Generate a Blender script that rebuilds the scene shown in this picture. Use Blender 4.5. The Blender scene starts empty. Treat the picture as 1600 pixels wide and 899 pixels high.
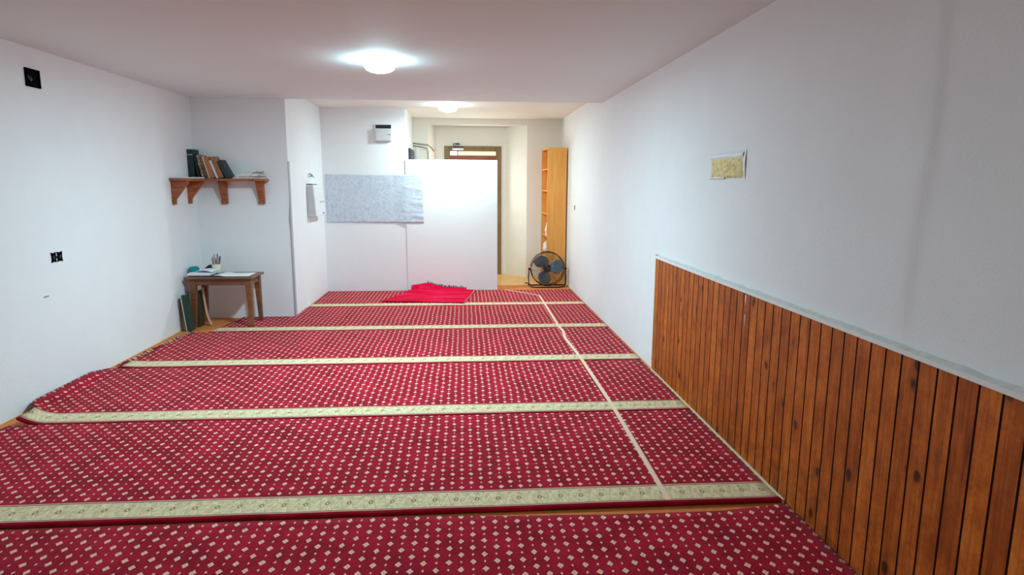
import bpy, bmesh, math, random
from mathutils import Vector, Matrix, noise
random.seed(7)
PI = math.pi
S = bpy.context.scene
COL = S.collection
R = math.radians

# ---------------------------------------------------------------- helpers
def mk(verts=None):
    return bmesh.new()

def box(bm, x0, x1, y0, y1, z0, z1, mi=0, bev=0.0):
    vs = [bm.verts.new((x, y, z)) for x in (x0, x1) for y in (y0, y1) for z in (z0, z1)]
    q = [(0, 1, 3, 2), (4, 6, 7, 5), (0, 4, 5, 1), (2, 3, 7, 6), (0, 2, 6, 4), (1, 5, 7, 3)]
    fs = [bm.faces.new([vs[i] for i in f]) for f in q]
    for f in fs:
        f.material_index = mi
    if bev > 0:
        es = list({e for f in fs for e in f.edges})
        r = bmesh.ops.bevel(bm, geom=es, offset=bev, segments=2, affect='EDGES', profile=0.5)
        for f in r['faces']:
            f.material_index = mi
    return vs

def prism(bm, poly, axis, a0, a1, mi=0):
    """extrude a 2-D polygon; axis = the extrusion axis, poly in the two others (x,y,z order)"""
    def P(u, v, a):
        return {'x': (a, u, v), 'y': (u, a, v), 'z': (u, v, a)}[axis]
    b = [bm.verts.new(P(u, v, a0)) for u, v in poly]
    t = [bm.verts.new(P(u, v, a1)) for u, v in poly]
    n = len(poly)
    fs = [bm.faces.new(b[::-1]), bm.faces.new(t)]
    for i in range(n):
        fs.append(bm.faces.new((b[i], b[(i + 1) % n], t[(i + 1) % n], t[i])))
    for f in fs:
        f.material_index = mi
    return fs

def tube(bm, pts, rad, seg=8, mi=0, closed=False, caps=True):
    pts = [Vector(p) for p in pts]
    n = len(pts)
    rings = []
    up = Vector((0, 0, 1))
    for i, p in enumerate(pts):
        if closed:
            d = pts[(i + 1) % n] - pts[i - 1]
        else:
            d = pts[min(i + 1, n - 1)] - pts[max(i - 1, 0)]
        d.normalize()
        a = d.cross(up)
        if a.length < 1e-3:
            a = d.cross(Vector((1, 0, 0)))
        a.normalize()
        b = d.cross(a)
        r = rad[i] if isinstance(rad, (list, tuple)) else rad
        rings.append([bm.verts.new(p + a * math.cos(2 * PI * k / seg) * r + b * math.sin(2 * PI * k / seg) * r) for k in range(seg)])
    m = n if closed else n - 1
    for i in range(m):
        A, B = rings[i], rings[(i + 1) % n]
        for k in range(seg):
            f = bm.faces.new((A[k], A[(k + 1) % seg], B[(k + 1) % seg], B[k]))
            f.material_index = mi
            f.smooth = True
    if caps and not closed:
        for rr in (rings[0][::-1], rings[-1]):
            f = bm.faces.new(rr)
            f.material_index = mi

def lathe(bm, prof, cx, cy, seg=32, mi=0, axis='z', cz=0):
    """prof: list of (r, h); axis z (about cx,cy) or y (about cx,cz with h along y from cy)"""
    rings = []
    for r, h in prof:
        ring = []
        for k in range(seg):
            a = 2 * PI * k / seg
            if axis == 'z':
                ring.append(bm.verts.new((cx + r * math.cos(a), cy + r * math.sin(a), h)))
            else:
                ring.append(bm.verts.new((cx + r * math.cos(a), cy + h, cz + r * math.sin(a))))
        rings.append(ring)
    for A, B in zip(rings, rings[1:]):
        for k in range(seg):
            f = bm.faces.new((A[k], A[(k + 1) % seg], B[(k + 1) % seg], B[k]))
            f.smooth = True
            f.material_index = mi
    for rr in (rings[0][::-1], rings[-1]):
        f = bm.faces.new(rr)
        f.material_index = mi

def sheet(bm, fn, nu, nv, mi=0, thick=0.0):
    """grid surface fn(u,v)->(x,y,z)"""
    g = [[bm.verts.new(fn(i / nu, j / nv)) for j in range(nv + 1)] for i in range(nu + 1)]
    fs = []
    for i in range(nu):
        for j in range(nv):
            f = bm.faces.new((g[i][j], g[i + 1][j], g[i + 1][j + 1], g[i][j + 1]))
            f.smooth = True
            f.material_index = mi
            fs.append(f)
    if thick:
        bm.normal_update()
        bmesh.ops.solidify(bm, geom=fs, thickness=thick)
    return fs

def obj(name, bm, mats, parent=None, origin=None, recalc=True):
    if recalc:
        bmesh.ops.recalc_face_normals(bm, faces=bm.faces[:])
    off = Vector(parent['_w']) if parent is not None else Vector(origin or (0, 0, 0))
    if parent is not None and parent.get('_local'):
        off = Vector((0, 0, 0))
    if origin is not None and parent is not None:
        off = Vector(origin)
    bmesh.ops.translate(bm, verts=bm.verts[:], vec=-off)
    me = bpy.data.meshes.new(name)
    bm.to_mesh(me)
    bm.free()
    for m in (mats if isinstance(mats, (list, tuple)) else [mats]):
        me.materials.append(m)
    o = bpy.data.objects.new(name, me)
    COL.objects.link(o)
    if parent is not None:
        o.parent = parent
        o['_w'] = list(off) if not parent.get('_local') else list(parent['_w'])
        if parent.get('_local'):
            o['_local'] = True
    else:
        o.location = off
        o['_w'] = list(off)
    return o

def tag(o, label, cat, group=None):
    o['label'] = label
    o['category'] = cat
    if group:
        o['group'] = group
    return o

def thing(name, label, cat, loc=(0, 0, 0), rot=None, group=None):
    o = bpy.data.objects.new(name, None)
    COL.objects.link(o)
    o.location = loc
    o['_w'] = list(loc)
    o.empty_display_size = 0.1
    if rot is not None:
        o.rotation_euler = rot
        o['_local'] = True
    return tag(o, label, cat, group)

def struct(o):
    o['kind'] = 'structure'
    return o

# ---------------------------------------------------------------- material kit
class NT:
    def __init__(self, name):
        self.m = bpy.data.materials.new(name)
        self.m.use_nodes = True
        self.t = self.m.node_tree
        self.b = self.t.nodes['Principled BSDF']
    def n(self, typ, **kw):
        nd = self.t.nodes.new(typ)
        for k, v in kw.items():
            setattr(nd, k, v)
        return nd
    def put(self, sock, v):
        if hasattr(v, 'links') or isinstance(v, bpy.types.NodeSocket):
            self.t.links.new(v, sock)
        else:
            if sock.type == 'RGBA' and len(v) == 3:
                v = (*v, 1)
            sock.default_value = v
    def math(self, op, a, b=None, c=None, clamp=False):
        nd = self.n('ShaderNodeMath', operation=op, use_clamp=clamp)
        for i, v in enumerate((a, b, c)):
            if v is not None:
                self.put(nd.inputs[i], v)
        return nd.outputs[0]
    def mix(self, f, a, b):
        nd = self.n('ShaderNodeMix', data_type='RGBA')
        self.put(nd.inputs[0], f)
        self.put(nd.inputs[6], a)
        self.put(nd.inputs[7], b)
        return nd.outputs[2]
    def obj_xyz(self):
        tc = self.n('ShaderNodeTexCoord')
        sp = self.n('ShaderNodeSeparateXYZ')
        self.t.links.new(tc.outputs['Object'], sp.inputs[0])
        return tc.outputs['Object'], sp.outputs[0], sp.outputs[1], sp.outputs[2]
    def noise(self, vec, scale, detail=2, rough=.5, dist=0.0):
        nd = self.n('ShaderNodeTexNoise')
        if vec is not None:
            self.put(nd.inputs['Vector'], vec)
        nd.inputs['Scale'].default_value = scale
        nd.inputs['Detail'].default_value = detail
        nd.inputs['Roughness'].default_value = rough
        nd.inputs['Distortion'].default_value = dist
        return nd.outputs[0]
    def vmul(self, vec, s):
        nd = self.n('ShaderNodeVectorMath', operation='MULTIPLY')
        self.put(nd.inputs[0], vec)
        nd.inputs[1].default_value = s
        return nd.outputs[0]
    def comb(self, x, y, z):
        nd = self.n('ShaderNodeCombineXYZ')
        for i, v in enumerate((x, y, z)):
            self.put(nd.inputs[i], v)
        return nd.outputs[0]
    def ramp(self, f, stops):
        nd = self.n('ShaderNodeValToRGB')
        el = nd.color_ramp.elements
        while len(el) < len(stops):
            el.new(0.5)
        for e, (p, c) in zip(el, stops):
            e.position = p
            e.color = (*c, 1) if len(c) == 3 else c
        self.put(nd.inputs[0], f)
        return nd.outputs[0]
    def bump(self, h, strength=.3, dist=.01):
        nd = self.n('ShaderNodeBump')
        nd.inputs['Strength'].default_value = strength
        nd.inputs['Distance'].default_value = dist
        self.put(nd.inputs['Height'], h)
        self.t.links.new(nd.outputs[0], self.b.inputs['Normal'])
    def set(self, **kw):
        for k, v in kw.items():
            self.put(self.b.inputs[k.replace('_', ' ')], v)
        return self.m

def srgb(r, g, b):
    f = lambda c: (c / 255 / 12.92) if c / 255 <= .04045 else ((c / 255 + .055) / 1.055) ** 2.4
    return (f(r), f(g), f(b))

def plain(name, col, rough=.6, metal=0.0, var=.12, scale=30, bump=0.0, spec=.4):
    k = NT(name)
    v, x, y, z = k.obj_xyz()
    f = k.noise(v, scale, 3)
    c = k.mix(f, tuple(a * (1 - var) for a in col), tuple(min(1, a * (1 + var)) for a in col))
    if bump:
        k.bump(k.noise(v, scale * 3, 3), bump, .004)
    k.set(Base_Color=c, Roughness=rough, Metallic=metal)
    k.b.inputs['Specular IOR Level'].default_value = spec
    return k.m

def emit(name, col, strength):
    k = NT(name)
    k.set(Base_Color=(.8, .8, .8), Emission_Color=col)
    k.b.inputs['Emission Strength'].default_value = strength
    return k.m

def wall_paint(name, col, stain=0.05, bump=.12):
    k = NT(name)
    v, x, y, z = k.obj_xyz()
    big = k.noise(v, .9, 3)
    mid = k.noise(v, 6, 4)
    f = k.math('ADD', k.math('MULTIPLY', big, .6), k.math('MULTIPLY', mid, .4))
    c = k.ramp(f, [(.3, tuple(a * (1 - stain) for a in col)), (.7, col)])
    k.bump(k.math('ADD', k.noise(v, 70, 3), k.math('MULTIPLY', k.noise(v, 7, 2), 2.5)), bump, .006)
    k.set(Base_Color=c, Roughness=.75)
    k.b.inputs['Specular IOR Level'].default_value = .25
    return k.m

def wood(name, dark, light, grain=(40, 40, 3), rough=.5, knots=False):
    k = NT(name)
    v, x, y, z = k.obj_xyz()
    g = k.noise(k.vmul(v, grain), 1.0, 4, .6, .6)
    g2 = k.noise(v, 2.2, 2)
    f = k.math('ADD', k.math('MULTIPLY', g, .7), k.math('MULTIPLY', g2, .3))
    c = k.ramp(f, [(.3, dark), (.68, light)])
    k.bump(g, .08, .003)
    k.set(Base_Color=c, Roughness=rough)
    return k.m

WALL = (.87, .89, .91)
M = {}
M['wall'] = wall_paint('white_wall_paint', WALL)
M['wall_warm'] = wall_paint('warm_lit_white_paint', (.87, .845, .79))  # warm entrance light is tinted into this white
M['ceiling'] = wall_paint('ceiling_paint', (.79, .865, .88), .03, .05)
M['board'] = wall_paint('white_board', (.84, .85, .86), .02, .03)
M['orange_floor'] = plain('orange_underlay', srgb(214, 128, 62), .8, var=.22, scale=25, bump=.3)
M['plaster'] = plain('rough_plaster', srgb(214, 214, 210), .9, var=.18, scale=40, bump=.6)
M['rail'] = plain('white_rail_plaster', srgb(236, 236, 234), .8, var=.06, scale=30, bump=.3)
M['cream'] = plain('cream_edge', srgb(222, 205, 165), .8, var=.15, scale=40)

# carpet with rows of diamonds and one sage vine band along the near edge
def carpet_material():
    k = NT('red_prayer_carpet')
    v, x, y, z = k.obj_xyz()
    w1 = k.noise(v, 3.0, 2)
    w2 = k.noise(k.vmul(v, (1, 1, 1)), 60, 2)
    wx = k.math('ADD', x, k.math('MULTIPLY', k.math('SUBTRACT', w1, .5), .03))
    wy = k.math('ADD', y, k.math('MULTIPLY', k.math('SUBTRACT', w2, .5), .006))
    wx = k.math('ADD', wx, k.math('MULTIPLY', k.math('SUBTRACT', w2, .5), .010))
    P = .0515
    u = k.math('DIVIDE', wx, P)
    q = k.math('DIVIDE', k.math('SUBTRACT', wy, .012), P)
    iu, iq = k.math('FLOOR', u), k.math('FLOOR', q)
    fu = k.math('ABSOLUTE', k.math('SUBTRACT', k.math('SUBTRACT', u, iu), .5))
    fq = k.math('ABSOLUTE', k.math('SUBTRACT', k.math('SUBTRACT', q, iq), .5))
    par = k.math('FLOORED_MODULO', k.math('ADD', iu, iq), 2.0)
    a = k.math('ADD', .115, k.math('MULTIPLY', par, .175))
    b = k.math('ADD', .20, k.math('MULTIPLY', par, .20))
    d = k.math('ADD', k.math('DIVIDE', fu, a), k.math('DIVIDE', fq, b))
    dot = k.math('MULTIPLY_ADD', k.math('SUBTRACT', 1.05, d), 5.0, 0.0, clamp=True)
    halo = k.math('MULTIPLY_ADD', k.math('SUBTRACT', 1.55, d), 3.0, 0.0, clamp=True)
    centre = k.math('MULTIPLY', par, k.math('LESS_THAN', d, .28))
    # pile
    mot = k.noise(v, 5.5, 4, .6)
    fine = k.noise(v, 220, 2)
    f = k.math('ADD', k.math('MULTIPLY', mot, .75), k.math('MULTIPLY', fine, .25))
    red = k.ramp(f, [(.30, srgb(120, 0, 24)), (.5, srgb(164, 6, 38)), (.72, srgb(196, 22, 58))])
    halo_c = k.mix(k.math('MULTIPLY', halo, .5), red, srgb(104, 6, 14))
    dots = k.mix(fine, srgb(246, 184, 164), srgb(252, 200, 180))
    dots = k.mix(k.math('MULTIPLY', centre, .45), dots, srgb(160, 110, 90))
    field = k.mix(dot, halo_c, dots)
    # band
    Y0, Y1 = .035, .210
    yc = k.math('SUBTRACT', y, (Y0 + Y1) / 2)
    ay = k.math('ABSOLUTE', yc)
    inb = k.math('LESS_THAN', ay, (Y1 - Y0) / 2)
    core = k.math('LESS_THAN', ay, (Y1 - Y0) / 2 - .009)
    core2 = k.math('LESS_THAN', ay, (Y1 - Y0) / 2 - .015)
    C = .105
    ph = k.math('DIVIDE', x, C)
    cx = k.math('MULTIPLY', k.math('SUBTRACT', k.math('FRACT', ph), .5), C)
    rr = k.math('SQRT', k.math('ADD', k.math('MULTIPLY', cx, cx), k.math('MULTIPLY', k.math('MULTIPLY', yc, yc), .45)))
    ring = k.math('LESS_THAN', k.math('ABSOLUTE', k.math('SUBTRACT', rr, .0085)), .0032)
    wave = k.math('SINE', k.math('MULTIPLY', ph, 2 * PI))
    vine = k.math('LESS_THAN', k.math('ABSOLUTE', k.math('SUBTRACT', yc, k.math('MULTIPLY', wave, .045))), .011)
    wave2 = k.math('SINE', k.math('ADD', k.math('MULTIPLY', ph, 4 * PI), 1.0))
    leaf = k.math('LESS_THAN', k.math('ABSOLUTE', k.math('SUBTRACT', yc, k.math('MULTIPLY', wave2, .055))), .010)
    nz = k.noise(v, 45, 3)
    sage = k.ramp(nz, [(.35, srgb(206, 190, 144)), (.65, srgb(236, 216, 176))])
    sage = k.mix(k.math('MULTIPLY', vine, .55), sage, srgb(246, 226, 192))
    sage = k.mix(k.math('MULTIPLY', leaf, .45), sage, srgb(158, 154, 116))
    sage = k.mix(k.math('MULTIPLY', ring, .75), sage, srgb(120, 62, 50))
    edge = k.mix(core, srgb(226, 178, 160), srgb(98, 34, 34))
    band = k.mix(core2, edge, sage)
    near = k.math('LESS_THAN', y, Y0)
    far_m = k.math('LESS_THAN', y, Y1 + .012)
    plain_red = k.math('MAXIMUM', near, far_m)
    col = k.mix(plain_red, field, red)
    col = k.mix(inb, col, band)
    h = k.math('ADD', fine, k.math('MULTIPLY', mot, .6))
    k.bump(h, .5, .006)
    k.set(Base_Color=col, Roughness=.95)
    k.b.inputs['Specular IOR Level'].default_value = .1
    k.b.inputs['Sheen Weight'].default_value = .10
    k.b.inputs['Sheen Roughness'].default_value = .5
    k.put(k.b.inputs['Sheen Tint'], (1, .62, .68))
    return k.m
M['carpet'] = carpet_material()

def panel_material():
    k = NT('stained_pine_boards')
    v, x, y, z = k.obj_xyz()
    bid = k.math('FLOOR', k.math('DIVIDE', y, .0872))
    wn = k.n('ShaderNodeTexWhiteNoise', noise_dimensions='1D')
    k.put(wn.inputs['W'], bid)
    rnd = wn.outputs[0]
    off = k.comb(0.0, k.math('MULTIPLY', bid, 3.7), k.math('MULTIPLY', rnd, 5.0))
    va = k.n('ShaderNodeVectorMath', operation='ADD')
    k.put(va.inputs[0], v)
    k.put(va.inputs[1], off)
    g = k.noise(k.vmul(va.outputs[0], (1, 45, 2.2)), 1.0, 4, .6, 1.2)
    sm = k.noise(va.outputs[0], 7, 4, .65)
    f = k.math('ADD', k.math('MULTIPLY', g, .5), k.math('ADD', k.math('MULTIPLY', sm, .36), k.math('MULTIPLY', rnd, .14)))
    c = k.ramp(f, [(.26, srgb(112, 44, 8)), (.42, srgb(170, 82, 22)), (.56, srgb(206, 108, 34)), (.74, srgb(234, 142, 58))])
    vo = k.n('ShaderNodeTexVoronoi')
    wob = k.math('MULTIPLY', k.math('SUBTRACT', k.noise(v, 34, 3), .5), .16)
    k.put(vo.inputs['Vector'], k.vmul(va.outputs[0], (1, 7.0, 4.6)))
    vo.inputs['Scale'].default_value = 1.0
    kd = k.math('ADD', vo.outputs['Distance'], wob)
    knot = k.math('MULTIPLY', k.math('SUBTRACT', .15, kd), 14.0, clamp=True)
    ringk = k.math('MULTIPLY', k.math('SUBTRACT', .30, kd), 5.0, clamp=True)
    blot = k.noise(v, 24, 5, .75)
    c = k.mix(k.math('MULTIPLY', k.math('MULTIPLY', k.math('SUBTRACT', blot, .46), 5.0, clamp=True), .42), c, srgb(126, 48, 16))
    c = k.mix(k.math('MULTIPLY', ringk, .35), c, srgb(110, 46, 14))
    c = k.mix(k.math('MULTIPLY', knot, .85), c, srgb(40, 16, 8))
    dirt = k.noise(v, 11, 5, .7)
    low = k.math('MULTIPLY', k.math('SUBTRACT', .42, z, clamp=True), 1.6, clamp=True)
    dm = k.math('MULTIPLY', k.math('MULTIPLY', k.math('GREATER_THAN', dirt, .53), low), .5)
    c = k.mix(dm, c, srgb(60, 34, 22))
    chip = k.noise(k.vmul(v, (1, 60, 12)), 1.0, 1)
    c = k.mix(k.math('MULTIPLY', k.math('GREATER_THAN', chip, .80), .7), c, srgb(206, 176, 140))
    k.bump(k.math('ADD', g, knot), .12, .004)
    k.set(Base_Color=c, Roughness=k.math('ADD', .42, k.math('MULTIPLY', sm, .2)))
    k.b.inputs['Specular IOR Level'].default_value = .3
    return k.m
M['panel'] = panel_material()
M['groove'] = plain('dark_groove', srgb(52, 22, 12), .8)

def tile_material():
    k = NT('warm_lit_yellow_tile')
    v, x, y, z = k.obj_xyz()
    f = k.noise(v, 9, 4)
    c = k.ramp(f, [(.3, srgb(236, 186, 104)), (.7, srgb(250, 210, 136))])  # beige-yellow tile with the warm door light put into its yellow
    k.set(Base_Color=c, Roughness=.35)
    return k.m
M['tile'] = tile_material()

M['shelf_wood'] = wood('red_brown_shelf_wood', srgb(112, 54, 26), srgb(184, 104, 56), (6, 40, 40))
M['table_wood'] = wood('worn_brown_table_wood', srgb(92, 54, 30), srgb(146, 92, 50), (5, 40, 40), .55)
M['table_top'] = wood('table_top_wood', srgb(104, 72, 54), srgb(140, 104, 84), (3, 40, 40), .5)
M['bookcase'] = wood('honey_laminate', srgb(226, 152, 66), srgb(246, 180, 92), (30, 30, 2), .45)
M['door_wood'] = wood('olive_brown_door_frame', srgb(112, 88, 54), srgb(148, 120, 78), (30, 30, 3), .55)
M['door_red'] = wood('red_brown_door_rail', srgb(140, 74, 48), srgb(172, 98, 66), (3, 30, 30), .5)
M['paper'] = plain('white_paper', srgb(236, 238, 242), .7, var=.03)
M['pages'] = plain('book_pages', srgb(222, 206, 176), .8, var=.1, scale=80)
M['black'] = plain('black_plastic', (.006, .006, .008), .45, var=.3)
M['void_black'] = plain('matt_black_box', (.003, .003, .004), .95, var=.4, spec=.05)
M['black_metal'] = plain('black_painted_metal', (.012, .012, .014), .4, metal=.3, var=.3)
M['blade'] = plain('grey_teal_fan_blade', srgb(96, 116, 128), .3, metal=.5, var=.15)
M['wire'] = plain('dark_grey_wire', srgb(58, 58, 62), .4, metal=.5)
M['box_cover'] = plain('off_white_cover_plate', srgb(206, 208, 212), .5, var=.03)
M['white_plastic'] = plain('white_plastic', srgb(232, 234, 236), .4, var=.03)
M['grey_plastic'] = plain('grey_plastic', srgb(150, 154, 158), .5, var=.05)
M['side_grey'] = plain('pale_grey_side_panel', srgb(196, 200, 202), .5, var=.05)
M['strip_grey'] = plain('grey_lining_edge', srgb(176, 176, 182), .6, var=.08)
M['grey_cable'] = plain('grey_cable_sheath', srgb(150, 142, 128), .6)
M['navy'] = plain('dark_navy_cabinet', srgb(34, 32, 52), .5, var=.2)
M['silver'] = plain('silver_metal', srgb(170, 168, 172), .3, metal=.7)
M['tape'] = plain('cream_tape', srgb(240, 206, 178), .6, var=.05)
M['green'] = plain('dark_green_cover', srgb(20, 50, 44), .5, var=.2)
M['green2'] = plain('green_book_cloth', srgb(26, 66, 54), .5, var=.25)
M['olive'] = plain('olive_cover', srgb(62, 58, 34), .6, var=.25)
M['blackbook'] = plain('black_cover', srgb(22, 22, 26), .5)
M['charcoal'] = plain('charcoal_green_cover', srgb(46, 58, 54), .55, var=.2)
M['brown1'] = plain('tan_brown_cover', srgb(178, 112, 78), .6, var=.15)
M['brown2'] = plain('worn_brown_cover', srgb(160, 104, 74), .6, var=.2)
M['whitebook'] = plain('off_white_cover', srgb(216, 212, 212), .6, var=.06)
M['teal'] = plain('teal_cloth', srgb(18, 134, 140), .85, var=.2, bump=.4)
M['navy_cover'] = plain('dark_blue_cover', srgb(44, 44, 84), .5)
M['cup'] = plain('off_white_cup', srgb(222, 222, 202), .45, var=.03)
M['rust'] = plain('rust_red_board', srgb(110, 48, 34), .6)
M['pinkboard'] = plain('pale_tan_board', srgb(206, 170, 140), .6, var=.1)

def ornate(name, base, gold):
    k = NT(name)
    v, x, y, z = k.obj_xyz()
    n1 = k.noise(v, 75, 3, .6, 1.5)
    m = k.math('GREATER_THAN', n1, .53)
    c = k.mix(m, base, gold)
    k.set(Base_Color=c, Roughness=.5)
    return k.m
M['ornate1'] = ornate('gilt_ornament_cover', srgb(70, 54, 36), srgb(220, 196, 150))
M['ornate2'] = ornate('dark_gilt_cover', srgb(36, 32, 28), srgb(160, 136, 88))

def newsprint():
    k = NT('newsprint')
    v, x, y, z = k.obj_xyz()
    ln = k.math('FRACT', k.math('MULTIPLY', y, 95))
    ln2 = k.math('FRACT', k.math('MULTIPLY', k.math('ADD', z, x), 60))
    wd = k.noise(k.vmul(v, (160, 90, 90)), 1.0, 1)
    m = k.math('MULTIPLY', k.math('LESS_THAN', ln, .45), k.math('GREATER_THAN', wd, .5))
    big = k.math('GREATER_THAN', k.noise(v, 26, 1), .62)
    c = k.mix(k.math('MULTIPLY', m, .5), srgb(226, 222, 212), srgb(110, 108, 110))
    c = k.mix(k.math('MULTIPLY', big, .7), c, srgb(146, 88, 84))
    k.set(Base_Color=c, Roughness=.85)
    return k.m
M['news'] = newsprint()

def poster_material():
    k = NT('mottled_grey_sheet')
    v, x, y, z = k.obj_xyz()
    a = k.noise(v, 13, 2, .5, 2.0)
    b = k.noise(v, 36, 1)
    f = k.math('ADD', k.math('MULTIPLY', a, .7), k.math('MULTIPLY', b, .3))
    c = k.ramp(f, [(.34, srgb(186, 196, 212)), (.5, srgb(200, 210, 223)), (.66, srgb(212, 220, 230))])
    k.bump(a, .25, .01)
    k.set(Base_Color=c, Roughness=.5)
    return k.m
M['poster'] = poster_material()

def foam_material():
    k = NT('yellow_insulation_foam')
    v, x, y, z = k.obj_xyz()
    a = k.noise(v, 38, 4, .7)
    c = k.ramp(a, [(.33, srgb(206, 180, 104)), (.5, srgb(234, 218, 158)), (.7, srgb(246, 236, 200))])
    k.bump(a, .6, .012)
    k.set(Base_Color=c, Roughness=.9)
    return k.m
M['foam'] = foam_material()

def rug_material():
    k = NT('crimson_plush_rug')
    v, x, y, z = k.obj_xyz()
    a = k.noise(k.vmul(v, (2.0, 5.0, 4)), 1.0, 3, .55, .6)
    fine = k.noise(v, 260, 2)
    f = k.math('ADD', k.math('MULTIPLY', a, .8), k.math('MULTIPLY', fine, .2))
    c = k.ramp(f, [(.35, srgb(190, 0, 36)), (.5, srgb(214, 2, 58)), (.66, srgb(232, 34, 86))])
    k.bump(fine, .4, .005)
    k.set(Base_Color=c, Roughness=.85)
    k.b.inputs['Specular IOR Level'].default_value = .08
    return k.m
M['rug'] = rug_material()
M['rug_dark'] = plain('dark_crimson_fringe', srgb(130, 20, 60), .85, var=.3, scale=60)
M['rug_edge'] = plain('pink_rug_binding', srgb(238, 120, 140), .85)
LAMP_COOL, LAMP_WARM = (.61, .955, 1.05), (.72, .98, 1.0)
M['lamp1'] = emit('cool_lamp_diffuser', LAMP_COOL, 16.0)
M['lamp2'] = emit('warm_lamp_diffuser', LAMP_WARM, 12.0)
M['fill_lamp'] = emit('fill_lamp_diffuser', LAMP_COOL, 3.0)
M['pane_white'] = emit('backlit_white_pane', (1, .97, .97), .6)
def pane_yellow():
    k = NT('backlit_yellow_pane')
    v, x, y, z = k.obj_xyz()
    w = k.noise(k.vmul(v, (14, 1, 1)), 1.0, 2)
    c = k.ramp(w, [(.35, (1, .60, .28)), (.6, (1, .80, .45))])
    k.set(Base_Color=(.8, .7, .5), Emission_Color=c)
    k.b.inputs['Emission Strength'].default_value = .30
    return k.m
M['pane_yellow'] = pane_yellow()
M['door_glow'] = emit('sunlit_frosted_glass', (.95, .97, .84), 2.6)

# ---------------------------------------------------------------- room dimensions (metres)
XL, XR = -3.037, 1.602
H, HB = 2.504, 2.615           # main ceiling, entrance ceiling
Y1, Y2 = 7.45, 9.2             # alcove face, back wall
XC = -2.003                    # alcove corner
YR = -1.6                      # rear wall behind the viewer
YF, YD = 10.5, 10.9            # far wall, door plane
XP = -.825                     # corner of the back wall

# floor
bm = mk()
box(bm, XL - .1, XR + .1, YR - .1, 9.68, -.12, 0)
struct(obj('floor', bm, M['orange_floor']))
bm = mk()
prism(bm, [(-.9, 9.68), (1.7, 9.66), (1.7, 11.2), (-.9, 11.2)], 'z', -.12, .004)
struct(obj('floor_entrance', bm, M['tile']))
# ceilings
bm = mk()
box(bm, XL - .1, XR + .1, YR - .1, Y1, H, H + .25)
struct(obj('ceiling', bm, M['ceiling']))
bm = mk()
box(bm, XC - .1, XR + .1, Y1, 11.1, HB, HB + .14)
struct(obj('ceiling_entrance', bm, M['wall_warm']))
# left, rear walls
bm = mk()
box(bm, XL - .12, XL, YR - .12, Y1 + .1, 0, H)
struct(obj('wall_left', bm, M['wall']))
bm = mk()
box(bm, XL, XR, YR - .12, YR, 0, H)
struct(obj('wall_rear', bm, M['wall']))
# alcove block: face towards the room and its side
bm = mk()
prism(bm, [(XL, Y1), (XC, Y1), (XC, Y2), (XL, Y2)], 'z', 0, HB + .05)
struct(obj('wall_alcove', bm, M['wall']))
# back wall with the return towards the entrance
bm = mk()
prism(bm, [(XC, Y2), (XP, Y2), (XP, YF + .1), (XP - .12, YF + .1), (XP - .12, Y2 + .12), (XC, Y2 + .12)], 'z', 0, HB + .05)
struct(obj('wall_back', bm, M['wall']))
# right wall: a long sheet with a shallow vertical plaster ridge
bm = mk()
ys = [YR] + [YR + .2 * i for i in range(1, 18)] + [1.9 + .02 * i for i in range(0, 32)] + [2.6 + .3 * i for i in range(0, 28)]
ys = sorted(set(round(a, 3) for a in ys if a <= 11.0)) + [11.1]
def ridge(yv, zv):
    c = 2.12 + .02 * math.sin(zv * 2.3) + .012 * math.sin(zv * 6.1)
    d = yv - c
    g = .009 * math.exp(-(max(d, 0) / .16) ** 2) if d >= 0 else .009 * math.exp(-(d / .030) ** 2)
    fade = 1.0 if zv > 1.0 else 0.0
    return g * fade * (1 - .35 * max(0, zv - 1.9))
zs = [0, .5, .9, 1.0] + [1.0 + .1 * i for i in range(1, 15)] + [H, HB + .05]
gv = [[bm.verts.new((XR - ridge(yy, zz), yy, zz)) for zz in zs] for yy in ys]
bk = [[bm.verts.new((XR + .12, yy, zz)) for zz in (0, HB + .05)] for yy in (YR, 11.1)]
for i in range(len(ys) - 1):
    for j in range(len(zs) - 1):
        bm.faces.new((gv[i][j], gv[i][j + 1], gv[i + 1][j + 1], gv[i + 1][j])).smooth = True
bm.faces.new((bk[0][0], bk[1][0], bk[1][1], bk[0][1]))
struct(obj('wall_right', bm, M['wall'], recalc=False))
# far wall with splayed recess around the entrance door
bm = mk()
TZ = 2.52
def quad(*p):
    bm.faces.new([bm.verts.new(q) for q in p])
RX0, RX1, DX0, DX1 = -.575, 1.035, -.47, .72
quad((XP, YF, 0), (RX0, YF, 0), (RX0, YF, HB), (XP, YF, HB))
quad((RX1, YF, 0), (XR + .02, YF, 0), (XR + .02, YF, HB), (RX1, YF, HB))
quad((RX0, YF, TZ), (RX1, YF, TZ), (RX1, YF, HB), (RX0, YF, HB))
quad((RX0, YF, 0), (DX0, YD, 0), (DX0, YD, TZ + .01), (RX0, YF, TZ))
quad((DX1, YD, 0), (RX1, YF, 0), (RX1, YF, TZ), (DX1, YD, TZ + .01))
quad((RX0, YF, TZ), (DX0, YD, TZ + .01), (DX1, YD, TZ + .01), (RX1, YF, TZ))
FX0, FX1, FZ = -.333, .632, 2.2
quad((DX0, YD, 0), (FX0, YD, 0), (FX0, YD, TZ + .01), (DX0, YD, TZ + .01))
quad((FX1, YD, 0), (DX1, YD, 0), (DX1, YD, TZ + .01), (FX1, YD, TZ + .01))
quad((FX0, YD, FZ), (FX1, YD, FZ), (FX1, YD, TZ + .01), (FX0, YD, TZ + .01))
bmesh.ops.remove_doubles(bm, verts=bm.verts[:], dist=1e-4)
struct(obj('wall_far', bm, M['wall_warm']))

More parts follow.
